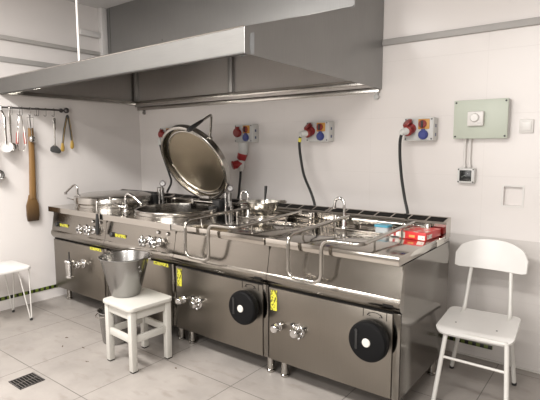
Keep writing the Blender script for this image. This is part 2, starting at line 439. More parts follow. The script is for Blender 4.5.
def gauge(root, x, y):
    g = MB().cyl((x, y, ZT), (x, y, .985), .018, .016, 16).cyl((x, y, .915), (x, y, .95), .026, .026, 6).cyl((x, y, .975), (x, y, 1.06), .021, .019, 18, .004)
    g.cyl((x-.05, y+.01, ZT), (x-.05, y+.01, 1.04), .016, .016, 14, .003).cyl((x-.05, y+.01, 1.01), (x-.05, y+.01, 1.06), .022, .02, 14, .004)
    g.tube([(x-.05, y+.01, .95), (x, y, .95)], .010, 10).cyl((x+.035, y-.02, ZT), (x+.035, y-.02, 1.0), .012, .01, 12, .002)
    g.cyl((x, y, 1.055), (x, y, 1.08), .010, .010, 12)
    g = g.build('safety_valve', DARKCHROME, root)
    d = Vector((.66, -.75, .08)).normalized(); c = Vector((x+.01, y, 1.098))
    b = MB().cyl(c-d*.012, c+d*.012, .028, .028, 28, .004).build('dial_case', IRON, g)
    MB().cyl(c+d*.0115, c+d*.0135, .018, .018, 28).build('dial_face', plain('dial_grey', (.42, .41, .40), .4), g)
    t = d.cross(Vector((0, 0, 1))).normalized()
    MB().tube([c+d*.0142-t*.004, c+d*.0142+t*.012+Vector((0, 0, .012))], .0018, 6).build('dial_needle', BLACK, g)

LID_R = .343
def lid_mesh():
    return MB().lathe([(0, .076), (.16, .073), (.28, .066), (LID_R-.012, .056), (LID_R-.003, .050), (LID_R, .042), (LID_R, .0), (LID_R-.004, -.003), (LID_R-.02, -.003), (LID_R-.024, .0), (LID_R-.029, .040), (LID_R-.036, .044)], n=72)

def lid_parts(root, centre, tilt):
    lid = lid_mesh().build('lid', S_VAT, root, origin=(0, 0, 0), angle=25)
    lid.location = Vector(centre)-ORI[root.name]; lid.rotation_euler = (-tilt, 0, 0)
    ORI[lid.name] = Vector()
    R = LID_R
    MB().lathe([(R-.034, .044), (R-.044, .043), (R-.047, .032), (R-.062, .031), (R-.066, .036), (R-.1, .036), (0, .033)], n=72).build('inner_plate', S_LIDIN, lid, angle=20)
    MB().lathe([(R-.0455, .036), (R-.049, .0285), (R-.058, .0278), (R-.062, .033)], n=72).build('gasket_ring', S_VAT, lid, angle=20)
    a = radians(40); px, py = R*cos(a), -R*sin(a)
    ex, ey = px+.095, py-.185
    pts = fillet([(px-.03, py+.03, .05), (px+.01, py-.03, .06), (ex, ey, .062), (ex+.004, ey-.004, -.05)], .03, 6)
    h = MB().tube(pts, .009, 12).cyl((px-.012, py+.012, .064), (px-.012, py+.012, .045), .02, .022, 16).build('lid_handle', TUBE, lid)
    MB().tube([(ex+.004, ey-.004, -.05), (ex+.005, ey-.005, -.1), (ex+.006, ey-.006, -.19), (ex+.006, ey-.006, -.215)], [.010, .014, .018, .013], 14).build('handle_grip', BLACK, h)
    return lid

def kettle(x0, label, open_lid, vx):
    root = thing('boiling_kettle', (x0+W/2, -.73, 0), label, 'cooking kettle', None)
    base_unit(root, x0)
    cx, cy, r = vx, -.74, .318
    mb = plate_hole(MB(), x0+.002, x0+W-.002, YF, YB, .85, ZT, cx, cy, r)
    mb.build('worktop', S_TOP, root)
    # raised vat with a rolled rim
    MB().lathe([(r+.02, ZT-.003), (r+.02, ZT+.012), (r+.012, ZT+.016), (r+.012, ZT+.036), (r+.016, ZT+.041), (r+.012, ZT+.047), (r, ZT+.048), (r-.005, ZT+.044),
                (r-.006, ZT+.03), (r-.006, .62), (r-.06, .54), (0, .52)], (cx, cy, 0), 72).build('vat', S_VAT, root, angle=25)
    if open_lid:
        lid = lid_parts(root, (cx+.052, -.60, 1.287), 1.073)
    else:
        lid = lid_parts(root, (cx, cy, ZT+.05), 0)
    # hinge at the back
    hx = x0+.36
    hb = MB().cyl((hx, -.455, .965), (x0+.66, -.455, .965), .016, .016, 16, .003).box(x0+.34, x0+.375, -.475, -.435, ZT, .985, .005).build('lid_hinge', TUBE, root)
    MB().box(x0+.625, x0+.705, -.50, -.425, ZT, .995, .01).box(x0+.64, x0+.69, -.56, -.48, ZT, .95, .008).build('hinge_cover', BLACK, hb)
    if not open_lid:
        MB().box(x0+.30, x0+.67, -.46, -.425, 1.0, 1.012, .004).box(x0+.61, x0+.67, -.46, -.43, .97, 1.005, .004).build('hinge_arm', BLACK, hb)
    else:
        MB().box(x0+.44, x0+.56, -.47, -.425, .975, 1.02, .008).build('hinge_arm', DARKCHROME, hb)
    gauge(root, x0+.785, -.46)
    # controls
    for vx_ in (.55, .665): chrome_valve(root, x0+vx_, .742)
    k = MB().cyl((x0+.105, -1.08, .735), (x0+.105, -1.125, .735), .022, .019, 20, .004).build('knob', BLACK, root)
    th = .155   # slope of the control panel
    s = MB().box(-.068, .068, -.001, .001, -.0135, .0135)
    s.xf(Matrix.Translation((x0+.205, -1.103, .735)) @ Matrix.Rotation(th, 4, 'X')).build('yellow_label', YLABEL, root)
    for bx in (.65, .755):
        MB().cyl((x0+bx, -1.07, .812), (x0+bx, -1.1, .812), .014, .013, 18, .003).build('push_button', CHROME, root)
    s = MB().box(x0+.60, x0+.765, -1.1, -1.0975, .568, .592).build('yellow_label', YLABEL, root)
    if open_lid is False:
        # draining cock on the door
        tx, tz = x0+.485, .428
        c = MB().cyl((tx, -1.095, tz), (tx, -1.11, tz), .04, .04, 24, .003).cyl((tx, -1.105, tz), (tx, -1.20, tz), .021, .021, 20).cyl((tx, -1.13, tz), (tx, -1.15, tz), .032, .032, 8).cyl((tx, -1.165, tz), (tx, -1.18, tz), .03, .03, 24, .004)
        c.cyl((tx, -1.225, tz+.045), (tx, -1.225, tz-.085), .035, .029, 22, .004).cyl((tx, -1.225, tz-.08), (tx, -1.225, tz-.097), .033, .033, 22, .003).cyl((tx, -1.225, tz+.04), (tx, -1.225, tz+.058), .043, .037, 22, .004)
        c = c.build('drain_tap', CHROME, root)
        MB().cyl((tx, -1.225, tz+.05), (tx, -1.225, tz+.125), .006, .005, 10).build('tap_lever', BLACK, c)
    return root

k1 = kettle(XK, 'stainless boiling kettle with its round lid closed, beside the left wall', False, XK+.445)
faucet(k1, XK+.155, -.93, ZT, -1, .15, .185, r=.011, dy=-.03)
k2 = kettle(XK+W, 'stainless boiling kettle with its round lid raised open', True, XK+W+.46)
faucet(k2, XK+W+.05, -.93, ZT, 1, .17, .15, r=.011, dy=.03)
XP = XK+2*W

def bratt_pan(x0, label):
    root = thing('bratt_pan', (x0+W/2, -.73, 0), label, 'tilting pan', None)
    base_unit(root, x0)
    # flat lid with a turned-down skirt, then the fixed strip behind it
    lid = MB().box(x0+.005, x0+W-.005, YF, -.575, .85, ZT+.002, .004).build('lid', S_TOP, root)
    # pressed seams on the lid
    MB().box(x0+.17, x0+.70, -.605, -.597, ZT+.001, ZT+.008, .002).build('lid_stiffener', TUBE, lid)
    MB().box(x0+.004, x0+W-.004, -.57, YB-.005, .85, ZT-.004, .002).build('rear_deck', S_TOP, root)
    z = .95
    pts = fillet([(x0+.205, -.47, .965), (x0+.205, YF-.05, .945), (x0+.205, YF-.05, .705), (x0+.42, YF-.05, .705), (x0+.42, YF-.05, .94), (x0+.655, YF-.055, .945), (x0+.655, -.47, .965)], .055, 8)
    h = MB().tube(pts, .0112, 14).build('lid_handle', TUBE, lid)
    for px in (.205, .655):
        for py in (-1.03, -.66): MB().cyl((x0+px, py, ZT), (x0+px, py, .948), .006, .006, 10).build('handle_post', TUBE, h)
    mb = MB().cyl((x0+.10, -.46, .945), (x0+.735, -.46, .945), .015, .015, 16, .003)
    for bx in (.10, .735): mb.box(x0+bx-.014, x0+bx+.014, -.482, -.438, ZT-.005, .966, .005)
    mb.build('lid_hinge', TUBE, root)
    faucet(root, x0+.195, -.515, ZT-.005, -1, .075, .20, lever=False, r=.01)
    # tilting handwheel
    wx, wy, wz = x0+.695, -1.165, .45
    w = MB().lathe([(0, .03), (.02, .03), (.085, .03), (.097, .027), (.104, .018), (.106, .006), (.106, -.012), (.102, -.024), (.09, -.03), (0, -.03)], (wx, wy, wz), 56, 'y').cyl((wx, wy, wz), (wx, -1.09, wz), .03, .035, 24).build('handwheel', BLACKG, root, angle=25)
    MB().cyl((wx, wy-.028, wz), (wx, wy-.035, wz), .023, .022, 28, .002).build('hub_cap', plain('hub_white', (.6, .58, .54), .45), w)
    MB().box(wx-.062, wx-.048, wy-.034, wy-.028, wz-.045, wz+.05, .003).cyl((wx-.055, wy-.026, wz+.055), (wx-.055, wy-.036, wz+.055), .008, .008, 14).build('folding_grip', BLACK, w)
    # direction mark engraved above the wheel: arc between two ticks
    mb = MB()
    arc = [(wx+.06*sin(t), -1.0995, .515+.065*cos(t)) for t in [radians(-45+9*i) for i in range(11)]]
    mb.tube(arc, .0016, 6)
    for s in (-1, 1):
        ex, ez = wx+s*.06*sin(radians(45)), .515+.065*cos(radians(45))
        mb.tube([(ex, -1.0995, ez), (ex-s*.012, -1.0995, ez+.016)], .0016, 6).tube([(ex, -1.0995, ez), (ex-s*.018, -1.0995, ez-.002)], .0016, 6)
        mb.tube([(wx+s*.065, -1.0995, ez-.012), (wx+s*.065, -1.0995, ez+.03)], .0016, 6)
    mb.build('direction_mark', DARK, root)
    # slot in the roll under the control panel
    MB().box(x0+.745, x0+.80, -1.1205, -1.118, .632, .645).build('vent_slot', DARK, root)
    MB().box(x0+.020, x0+.066, -1.1, -1.0975, .452, .578).build('yellow_label', YLABEL, root)
    # two front knobs
    kx, kz = x0+.078, .358
    k = MB().cyl((kx, -1.095, kz), (kx, -1.105, kz), .026, .026, 22, .003).cyl((kx, -1.1, kz), (kx, -1.13, kz), .014, .014, 14).build('ignition_knob', CHROME, root)
    MB().cyl((kx, -1.125, kz), (kx, -1.155, kz), .029, .026, 8, .005).build('knob_cap', CHROME, k)
    kx = x0+.222; kz = .365
    k = MB().cyl((kx, -1.095, kz), (kx, -1.11, kz), .046, .044, 28, .004).cyl((kx, -1.1, kz), (kx, -1.13, kz), .034, .032, 22).build('gas_knob', CHROME, root)
    mb = MB().cyl((kx, -1.125, kz), (kx, -1.158, kz), .032, .027, 26, .006)
    for i in range(6):
        t = pi/3*i; mb.ball((kx+.037*cos(t), -1.122, kz+.037*sin(t)), .011, n=12)
    mb.build('knob_cap', CHROME, k)
    MB().cyl((kx-.042, -1.095, kz+.035), (kx-.042, -1.112, kz+.035), .007, .007, 12).cyl((kx+.045, -1.095, kz+.03), (kx+.045, -1.112, kz+.03), .006, .006, 12).build('indicator', BLACK, k)
    return root

p1 = bratt_pan(XP, 'stainless tilting pan with a black handwheel, colander standing on its flat lid')
p2 = copy_tree(p1); p2.location.x += W
p2['label'] = 'stainless tilting pan at the right end of the cooking line, red carton on its lid'

# ------------------------------------------------------------------ things on the cooking line
# colander
cx, cy, cz = 2.20, -.612, ZT+.002
root = thing('colander', (cx, cy, cz), 'steel footed colander bowl standing on the tilting pan lid', 'colander')
MB().lathe([(.05, 0), (.055, 0), (.048, .012), (.04, .022), (.07, .033), (.098, .055), (.114, .08), (.12, .105), (.126, .108), (.126, .111), (.118, .110), (.111, .082), (.094, .058), (.066, .037), (0, .028)], (cx, cy, cz), 48).xf(Matrix.Translation((cx, cy, cz)) @ Matrix.Diagonal((.98, .98, 1.28, 1)) @ Matrix.Translation((-cx, -cy, -cz))).build('bowl', BOWL, root)
mb = MB()
for i in range(24):
    for j, (rr, zz) in enumerate(((.0795, .04), (.1005, .06), (.114, .082))):
        t = 2*pi*(i+.5*(j % 2))/24
        mb.ball((cx+.98*rr*cos(t), cy+.98*rr*sin(t), cz+zz*1.28), .0036, n=8)
o = mb.build('drain_hole', DARK, root); o['kind'] = 'stuff'
for s in (-1, 1):
    d = Vector((.8, .6, 0)); sd = Vector((-.6, .8, 0)); c = Vector((cx, cy, cz+.138))
    pts = fillet([c+d*s*.118+sd*.045, c+d*s*.17+sd*.035, c+d*s*.17-sd*.035, c+d*s*.118-sd*.045], .025)
    MB().tube(pts, .006, 10).build('handle', TUBE, root)
# serving spoon standing in the colander
sx, sy, sz = cx-.01, cy+.03, cz
root = thing('ladle', (sx, sy, sz+.05), 'ladle with a dark upright handle standing in the colander', 'ladle')
MB().tube([(sx-.005, sy, sz+.075), (sx, sy, sz+.12), (sx+.003, sy+.003, sz+.15)], .0045, 10).lathe([(.03, .03), (.032, .03), (.026, .01), (.0, 0), (0, .003), (.024, .012), (.03, .03)], (sx-.025, sy, sz+.06), 24).build('shaft', TUBE, root)
MB().tube([(sx+.003, sy+.003, sz+.145), (sx+.006, sy+.006, sz+.2), (sx+.008, sy+.008, sz+.25)], [.007, .0095, .011], 12).build('handle', BLACK, root)

# red carton
bx, by, bz = 3.345, -.55, ZT+.002
root = thing('carton', (bx, by, bz), 'flat red cardboard carton lying on the right end of the pan lid', 'box')
root.rotation_euler = (0, 0, radians(-4))
MB().box(bx-.08, bx+.08, by-.11, by+.11, bz, bz+.044, .002).build('box_body', CARTON, root)
MB().box(bx-.076, bx+.076, by-.106, by+.106, bz+.0437, bz+.0445).build('printed_top', CARTON_TOP, root)
MB().box(bx-.08, bx-.045, by-.1108, by-.1, bz+.003, bz+.04).build('grey_band', CARTON_G, root)
MB().box(bx-.02, bx+.015, by-.1110, by-.1, bz+.012, bz+.026).build('orange_print', plain('orange_print', (.8, .35, .1), .4), root)
MB().box(bx+.035, bx+.076, by-.1110, by-.1, bz+.003, bz+.028).build('white_print', CARTON_W, root)
MB().box(bx+.07, bx+.0808, by-.09, by-.02, bz+.006, bz+.03).build('side_print', CARTON_W, root)
# aqua-lidded tub
ux, uy, uz = 3.115, -.56, ZT+.002
root = thing('food_tub', (ux, uy, uz), 'small clear plastic tub with an aqua blue lid, lying between the handle rails', 'container')
MB().prism(rrect(ux-.043, ux+.043, uy-.035, uy+.035, .015), 'z', uz, uz+.04, .003).build('tub', CLEAR, root)
MB().prism(rrect(ux-.049, ux+.049, uy-.04, uy+.04, .016), 'z', uz+.04, uz+.052, .003).build('tub_lid', AQUA, root)
# little packet next to it
qx, qy, qz = 3.222, -.60, ZT+.002
root = thing('packet', (qx, qy, qz), 'small white packet with blue and red print beside the aqua tub', 'packet')
MB().box(qx-.035, qx+.03, qy-.028, qy+.028, qz, qz+.032, .006).build('wrapper', WHITEPL, root)
MB().box(qx-.012, qx+.004, qy-.0288, qy+.0288, qz+.004, qz+.0326, .001).build('red_print', RED, root)
MB().tube([(qx+.03, qy, qz+.02), (qx+.055, qy+.004, qz+.03), (qx+.07, qy+.01, qz+.026)], .009, 10).build('blue_cap', BLUE, root)

# ------------------------------------------------------------------ extractor hood
HX, HF, HB = 2.775, -1.445, 1.88
HW = 2.83   # the end panel runs out slightly towards the wall
root = thing('extractor_hood', (HX/2, -.7, HB), 'long stainless extractor hood over the cooking line with a tall duct box', 'extractor hood')
LT = 2.008; BY = -.41; BZ = 2.336
def skew(o):
    for v in o.data.vertices:
        p = v.co+ORI[o.name]; f = min(1, max(0, p.y/HF))*p.x/HX
        v.co.y -= .04*f; v.co.z += .009*f
    for v in o.data.vertices:
        if v.co.x > HX-.06-ORI[o.name].x: v.co.x += (HW-HX)*(v.co.y+ORI[o.name].y-HF)/(0-HF)
    return o
MB().box(.004, HX, HF, HF+.004, HB, LT).box(.004, HX, HF, HF+.03, HB, HB+.006).build('front_lip', S_LIP, root); skew(bpy.data.objects['front_lip'])
MB().prism([(HF, HB), (HF, LT), (BY, BZ), (BY, H-.002), (-.004, H-.002), (-.004, HB-.03), (-.03, HB-.03)], 'x', HX-.001, HX+.003).build('side_panel', S_DUCT, root); skew(bpy.data.objects['side_panel'])
MB().prism([(HF, LT-.003), (HF, LT), (BY, BZ), (BY, BZ-.003)], 'x', .004, HX).build('sloped_roof', S_HOOD, root); skew(bpy.data.objects['sloped_roof'])
MB().box(.075, HX-.002, BY, BY+.004, BZ-.002, H-.002).box(.075, .079, BY, -.004, BZ, H-.002).build('duct_box', S_DUCT, root); skew(bpy.data.objects['duct_box'])
MB().box(.118, .121, BY-.0015, BY, BZ, H-.002).build('duct_seam', DARK, root)
# folded bottom flange of the duct box, with its screws
MB().box(.075, HX-.002, BY-.012, BY, BZ+.003, BZ+.012, .002).build('duct_flange', S_HOOD, root); skew(bpy.data.objects['duct_flange'])
for sx in (.9, 1.3, 1.7, 2.1, 2.35, 2.55):
    MB().cyl((sx, BY-.004, BZ+.05), (sx, BY+.001, BZ+.05), .006, .006, 10).build('screw', IRON, root)
# inside: sloped back liner, gutters, dividers
MB().box(.006, HX-.003, -.058, -.05, HB-.02, BZ+.1).prism([(HF+.01, HB), (HF+.01, LT-.006), (BY, BZ-.006), (-.01, BZ-.006), (-.01, HB)], 'x', .004, .007).build('inner_liner', S_HOODIN, root); skew(bpy.data.objects['inner_liner'])
mb = MB().box(.004, HX-.01, -.125, -.004, HB-.006, HB).box(.004, HX-.01, -.128, -.122, HB-.006, HB+.03, .001).box(.004, HX-.01, -.03, -.004, HB-.055, HB-.006, .003)
skew(mb.build('rear_gutter', S_VAT, root))
mb = MB().box(.008, .11, HF+.02, -.13, HB-.004, HB+.002).box(.106, .112, HF+.02, -.13, HB-.004, HB+.028)
mb.build('side_gutter', S_VAT, root)
MB().tube([(.004, HF+.002, LT+.002), (HX, HF+.002, LT+.002)], .005, 8).build('rolled_edge', TUBE, root)
skew(bpy.data.objects['rolled_edge'])
for sx in (.03, 1.385):
    MB().box(sx, sx+.055, -.085, -.058, HB+.005, BZ+.08, .004).build('liner_divider', S_HOOD, root)
# lamp inside the left end of the hood
l = MB().box(.06, .42, -1.33, -1.27, HB+.06, HB+.1, .004).build('lamp_fitting', S_HOOD, root)
MB().cyl((.07, -1.3, HB+.045), (.41, -1.3, HB+.045), .014, .014, 14).build('lamp_tube', LAMP, l)
# wall brackets under the rear edge, suspension rod, scrap of protective film
for sx in (.105, 2.80):
    MB().box(sx-.009, sx+.009, -.03, -.004, HB-.10, HB-.03, .003).cyl((sx, -.034, HB-.085), (sx, -.003, HB-.085), .019 if sx > 1 else .012, .018 if sx > 1 else .012, 14, .003).build('wall_bracket', GREYPL if sx > 1 else DARKCHROME, root)
MB().cyl((1.195, HF+.035, LT-.0), (1.195, HF+.035, H), .0085, .0085, 12).box(1.18, 1.21, HF+.02, HF+.05, LT-.002, LT+.02, .003).build('suspension_rod', WHITEPL, root)
mb = MB(); P = [(0, .0), (.05, .01), (.075, .035), (.06, .07), (.08, .1), (.03, .122), (-.005, .11), (-.012, .05)]
mb.prism([(HX-.055+x*.7, HB+.002+z) for x, z in P], 'y', HF-.0012, HF-.0004).build('film_scrap', FILM, root)
mb = MB(); mb.prism([(HF+.005+x*.7, HB+.01+z*.9) for x, z in P], 'x', HX+.0034, HX+.0042).build('film_scrap', FILM, root)

# ------------------------------------------------------------------ sockets and cords on the back wall
def socket_box(x0, label, plugged=False):
    w, h, d = .203, .156, .096; z0 = 1.472
    root = thing('socket_box', (x0+w/2, 0, z0), label, 'power socket')
    MB().box(x0, x0+w, -d, -.001, z0, z0+h, .006).build('housing', LGREYPL, root)
    MB().box(x0+.006, x0+w-.006, -d-.003, -d+.001, z0+.006, z0+h-.006, .002).build('face_plate', GREYPL, root)
    cx, cz = x0+.05, z0+.085
    s = MB().cyl((cx, -d, cz), (cx, -d-.03, cz-.008), .036, .034, 28, .004).build('red_socket', RED, root)
    if plugged:   # spring cover lifted by the plug
        c = Vector((cx-.012, -d-.042, cz+.036)); ax = Vector((-.45, -.55, .7)).normalized()
        MB().cyl(c-ax*.007, c+ax*.009, .037, .035, 26, .005).box(cx-.012, cx+.012, -d-.03, -d-.005, cz+.03, cz+.05, .004).build('socket_flap', DRED, s)
    else:
        MB().cyl((cx, -d-.03, cz-.002), (cx, -d-.044, cz-.004), .040, .037, 28, .005).box(cx-.014, cx+.014, -d-.04, -d-.012, cz+.03, cz+.052, .004).build('socket_flap', DRED, s)
    cx = x0+.135; cz = z0+.112
    s = MB().box(cx-.036, cx+.042, -d-.008, -d, cz-.034, cz+.034, .004).build('switch_plate', ORANGE, root)
    k = MB().cyl((cx-.004, -d-.006, cz), (cx-.004, -d-.018, cz), .028, .027, 24, .003).build('switch_knob', DRED, s)
    MB().box(cx-.011, cx+.003, -d-.028, -d-.016, cz-.022, cz+.022, .003).build('knob_bar', BLACK, k)
    cx = x0+.138; cz = z0+.04
    s = MB().box(cx-.032, cx+.032, -d-.008, -d, cz-.033, cz+.033, .006).build('socket_plate', LGREYPL, root)
    MB().cyl((cx, -d-.004, cz), (cx, -d-.024, cz), .0335, .032, 26, .004).cyl((cx, -d-.022, cz), (cx, -d-.028, cz), .026, .024, 24, .003).box(cx-.012, cx+.012, -d-.022, -d-.008, cz+.024, cz+.04, .003).build('blue_socket', BLUE, s)
    for a_, b_ in ((.012, .012), (.012, h-.012), (w-.012, .012), (w-.012, h-.012)):
        MB().cyl((x0+a_, -d-.002, z0+b_), (x0+a_, -d-.005, z0+b_), .005, .005, 10).build('screw', BLACK, root)
    for zz in (.03, .09):   # dark and blue labels on the visible right cheek
        MB().box(x0+w-.0005, x0+w+.0007, -.06, -.04, z0+zz, z0+zz+.022).build('side_label', plain('label_ink', (.08, .10, .2), .5), root)
    return root
s0 = socket_box(.455, 'grey socket box half hidden behind the raised kettle lid')
for x, lab in ((1.475, 'grey socket box with a red adapter plugged in below it'),
               (2.237, 'grey socket box whose cord ends in a yellow-taped grey plug'),
               (3.047, 'grey socket box nearest the green control cabinet')):
    socket_box(x, lab, x > 2)

def cord(x, label, pts, plug):
    root = thing('power_cord', pts[-1], label, 'power cord')
    P = []
    v = [Vector(p) for p in pts]
    for i in range(len(v)-1):
        a = v[max(i-1, 0)]; b = v[i]; c = v[i+1]; d = v[min(i+2, len(v)-1)]
        for k in range(8):
            t = k/8
            P.append(.5*((2*b)+(c-a)*t+(2*a-5*b+4*c-d)*t*t+(3*b-a-3*c+d)*t**3))
    P.append(v[-1])
    MB().tube(P, .0105, 10).build('cable', RUBBER, root)
    plug(root)
    return root
def plug_angled(x, z, tape, e):
    """dark red plug pushed into the red socket, grey body pointing down-left to e"""
    def f(root):
        h = Vector((x+.004, -.127, z-.012)); t = Vector((x-.006, -.165, z-.022)); e_ = Vector(e)
        p = MB().cyl(h, t, .035, .036, 24, .005).build('plug_head', DRED, root)
        MB().tube([t+Vector((.004, .012, .004)), t.lerp(e_, .5)+Vector((0, -.012, .008)), e_+Vector((.006, 0, .02)), e_], [.026, .024, .019, .014], 18).build('plug_body', LGREYPL, p)
        if tape: MB().cyl(e_+Vector((-.002, 0, -.012)), e_+Vector((-.008, 0, -.042)), .0128, .0128, 14).build('yellow_tape', YELLOWP, root)
    return f
px, pz = 2.287, 1.557
e = (2.232, -.172, 1.512)
cord(2.237, 'black power cord with yellow tape, curving down behind the left tilting pan', [e, (2.222, -.172, 1.462), (2.232, -.17, 1.36), (2.28, -.19, 1.21), (2.365, -.22, 1.08), (2.42, -.25, .985), (2.45, -.28, .88)], plug_angled(px, pz, True, e))
px = 3.097
e = (3.058, -.172, 1.512)
cord(3.047, 'black power cord hanging straight from the socket nearest the green cabinet', [e, (3.05, -.172, 1.46), (3.055, -.175, 1.35), (3.078, -.19, 1.21), (3.115, -.22, 1.08), (3.15, -.25, .985), (3.165, -.28, .88)], plug_angled(px, pz, False, e))
def plug_adapter(root):
    x = 1.565
    a = MB().tube([(x, -.085, 1.468), (x, -.085, 1.40), (x-.006, -.087, 1.37)], [.043, .043, .041], 26).build('adapter_body', LGREYPL, root)
    MB().tube([(x-.006, -.087, 1.372), (x-.02, -.09, 1.325), (x-.025, -.092, 1.315)], [.045, .042, .036], 26).build('red_collar', RED, a)
    MB().cyl((x-.02, -.09, 1.285), (x-.06, -.15, 1.268), .038, .035, 26, .005).cyl((x-.058, -.148, 1.27), (x-.066, -.16, 1.266), .04, .037, 26, .004).build('red_socket', RED, a)
    b = MB().tube([(x-.02, -.095, 1.31), (x-.02, -.1, 1.25), (x-.02, -.1, 1.215)], [.034, .032, .02], 24).build('plug_body', WHITEPL, root)
cord(1.565, 'black power cord hanging from the red and grey adapter beside the raised lid', [(1.545, -.1, 1.225), (1.545, -.105, 1.16), (1.555, -.13, 1.08), (1.585, -.18, .99), (1.62, -.26, .92), (1.64, -.29, .8)], plug_adapter)
def plug_low(root):
    MB().tube([(.505, -.098, 1.52), (.505, -.14, 1.50), (.515, -.15, 1.45)], [.03, .03, .02], 18).build('plug_body', LGREYPL, root)
cord(.5, 'black power cord showing below the raised kettle lid', [(.515, -.15, 1.455), (.55, -.15, 1.35), (.61, -.13, 1.18), (.68, -.16, 1.08), (.75, -.28, .98), (.76, -.29, .85)], plug_low)

# green-grey control cabinet with thermostat
root = thing('control_cabinet', (3.53, 0, 1.48), 'large sage green control cabinet with a white thermostat dial on its door', 'control box')
MB().box(3.374, 3.697, -.05, -.001, 1.484, 1.727, .008).build('housing', LGREYPL, root)
MB().box(3.370, 3.696, -.066, -.049, 1.482, 1.729, .005).build('cabinet_door', SAGE, root)
for a_, b_ in ((3.384, 1.497), (3.384, 1.714), (3.682, 1.497), (3.682, 1.714)):
    MB().cyl((a_, -.064, b_), (a_, -.069, b_), .006, .006, 12).build('screw', BLACK, root)
t = MB().box(3.462, 3.560, -.096, -.064, 1.562, 1.655, .007).build('thermostat', WHITEPL, root)
MB().cyl((3.508, -.094, 1.614), (3.508, -.112, 1.614), .028, .026, 28, .004).build('dial', WHITEL, t)
MB().box(3.525, 3.545, -.0975, -.095, 1.577, 1.582).build('dial_mark', GREYPL, t)
for i, x in enumerate((3.438, 3.47)):
    c = MB().cyl((x, -.02, 1.29), (x, -.02, 1.484), .0075, .0075, 14)
    c.cyl((x, -.02, 1.292), (x, -.02, 1.315), .0125, .0125, 8).cyl((x, -.02, 1.468), (x, -.02, 1.486), .012, .012, 8)
    o = c.build('conduit', WHITEPL)
    tag(o, ('left' if i == 0 else 'right')+' one of the two thin white conduits below the sage green cabinet', 'conduit')
root = thing('switch_box', (3.458, 0, 1.19), 'small grey switch box with a black display below the sage green cabinet', 'switch box')
MB().box(3.404, 3.511, -.05, -.001, 1.192, 1.29, .006).build('housing', LGREYPL, root)
MB().box(3.418, 3.492, -.055, -.049, 1.205, 1.277, .003).build('display', SCREEN, root)
for a_, b_ in ((3.411, 1.2), (3.411, 1.282), (3.503, 1.2), (3.503, 1.282)):
    MB().cyl((a_, -.049, b_), (a_, -.053, b_), .0045, .0045, 10).build('screw', BLACK, root)
root = thing('light_switch', (3.79, 0, 1.514), 'square white rocker switch on the wall right of the green cabinet', 'light switch')
MB().box(3.752, 3.83, -.012, -.0005, 1.514, 1.598, .004).build('switch_frame', WHITEPL, root)
MB().box(3.764, 3.818, -.017, -.010, 1.527, 1.586, .003).build('rocker', WHITEL, root)

# ------------------------------------------------------------------ utensil rail on the left wall
root = thing('utensil_rail', (0, -1.2, 1.77), 'dark horizontal rail with a round end knob on the left wall', 'utensil rail')
MB().tube([(.04, -1.95, 1.765), (.04, -.88, 1.775)], .0085, 12).build('bar', IRON, root)
MB().ball((.04, -.868, 1.775), .026).build('end_knob', IRON, root)
MB().cyl((0.001, -.9, 1.775), (.04, -.9, 1.775), .007, .007, 12).cyl((0.001, -.9, 1.775), (.006, -.9, 1.775), .02, .02, 16).cyl((0.001, -1.9, 1.766), (.04, -1.9, 1.766), .007, .007, 12).build('wall_post', IRON, root)
HOOKS = [(-1.368, 'empty steel hook between the white ladle and the red-gripped tongs'),
         (-1.305, 'steel hook on the rail holding the red-gripped tongs'), (-1.282, 'bare steel hook just right of the red-gripped tongs'),
         (-1.209, 'steel hook on the rail holding the long wooden paddle'), (-1.155, 'left one of two empty hooks side by side right of the paddle'),
         (-1.138, 'right one of two empty hooks side by side right of the paddle'), (-1.069, 'single empty steel hook next to the black spatula'), (-.993, 'steel hook on the rail holding the black spatula')]
h0 = None
for y, lab in HOOKS:
    z = 1.7655+(y+1.95)*.0093
    if h0 is None:
        pts = [(.04+.0115*sin(t), 0, .0115*cos(t)) for t in [radians(-70+20*i) for i in range(9)]]
        pts += [(.05, 0, -.02), (.048, 0, -.045)] + [(.048, -.011+.011*cos(t), -.05-.012*sin(t)) for t in [radians(20*i) for i in range(1, 10)]]
        h0 = MB().tube(pts, .0025, 8).build('hook', DARKCHROME); o = h0
    else:
        o = h0.copy(); COL.objects.link(o)
    o.location = (0, y, z); tag(o, lab, 'hook', 'hooks on the utensil rail')

# ladle with a white bowl
def ladle(y, x, zbowl, r, label, mat, rot):
    root = thing('ladle', (x, y, zbowl), label, 'ladle')
    zr = 1.7655+(y+1.95)*.0093
    crook = [(.04+.012*sin(t), y, zr+.012*cos(t)) for t in [radians(-80+20*i) for i in range(9)]]
    MB().tube(crook+[(.052, y, zr-.03), (x, y, zr-.09), (x, y, zbowl+.12), (x+.002, y, zbowl+.02)], [.005]*9+[.007, .011, .009, .008], 10, flat=.6).build('handle', TUBE, root)
    M = Matrix.Translation((x+.002, y, zbowl)) @ Matrix.Rotation(rot, 4, 'Z') @ Matrix.Rotation(radians(62), 4, 'X')
    MB().lathe([(0, -r*.75), (r*.5, -r*.66), (r*.86, -r*.34), (r, 0), (r*.97, .001), (r*.82, -r*.3), (r*.46, -r*.58), (0, -r*.66)], (0, 0, 0), 32, 'z', M).build('bowl', mat, root)
ladle(-1.455, .10, 1.435, .052, 'big ladle with a white bowl at the left end of the rail', WHITEPL, radians(60))
ladle(-1.39, .045, 1.432, .042, 'steel ladle with a dark bowl behind the white ladle', S_PAIL, radians(40))
ladle(-1.52, .06, 1.2, .05, 'long steel ladle hanging lowest, bowl cut by the left edge', S_PAIL, radians(70))
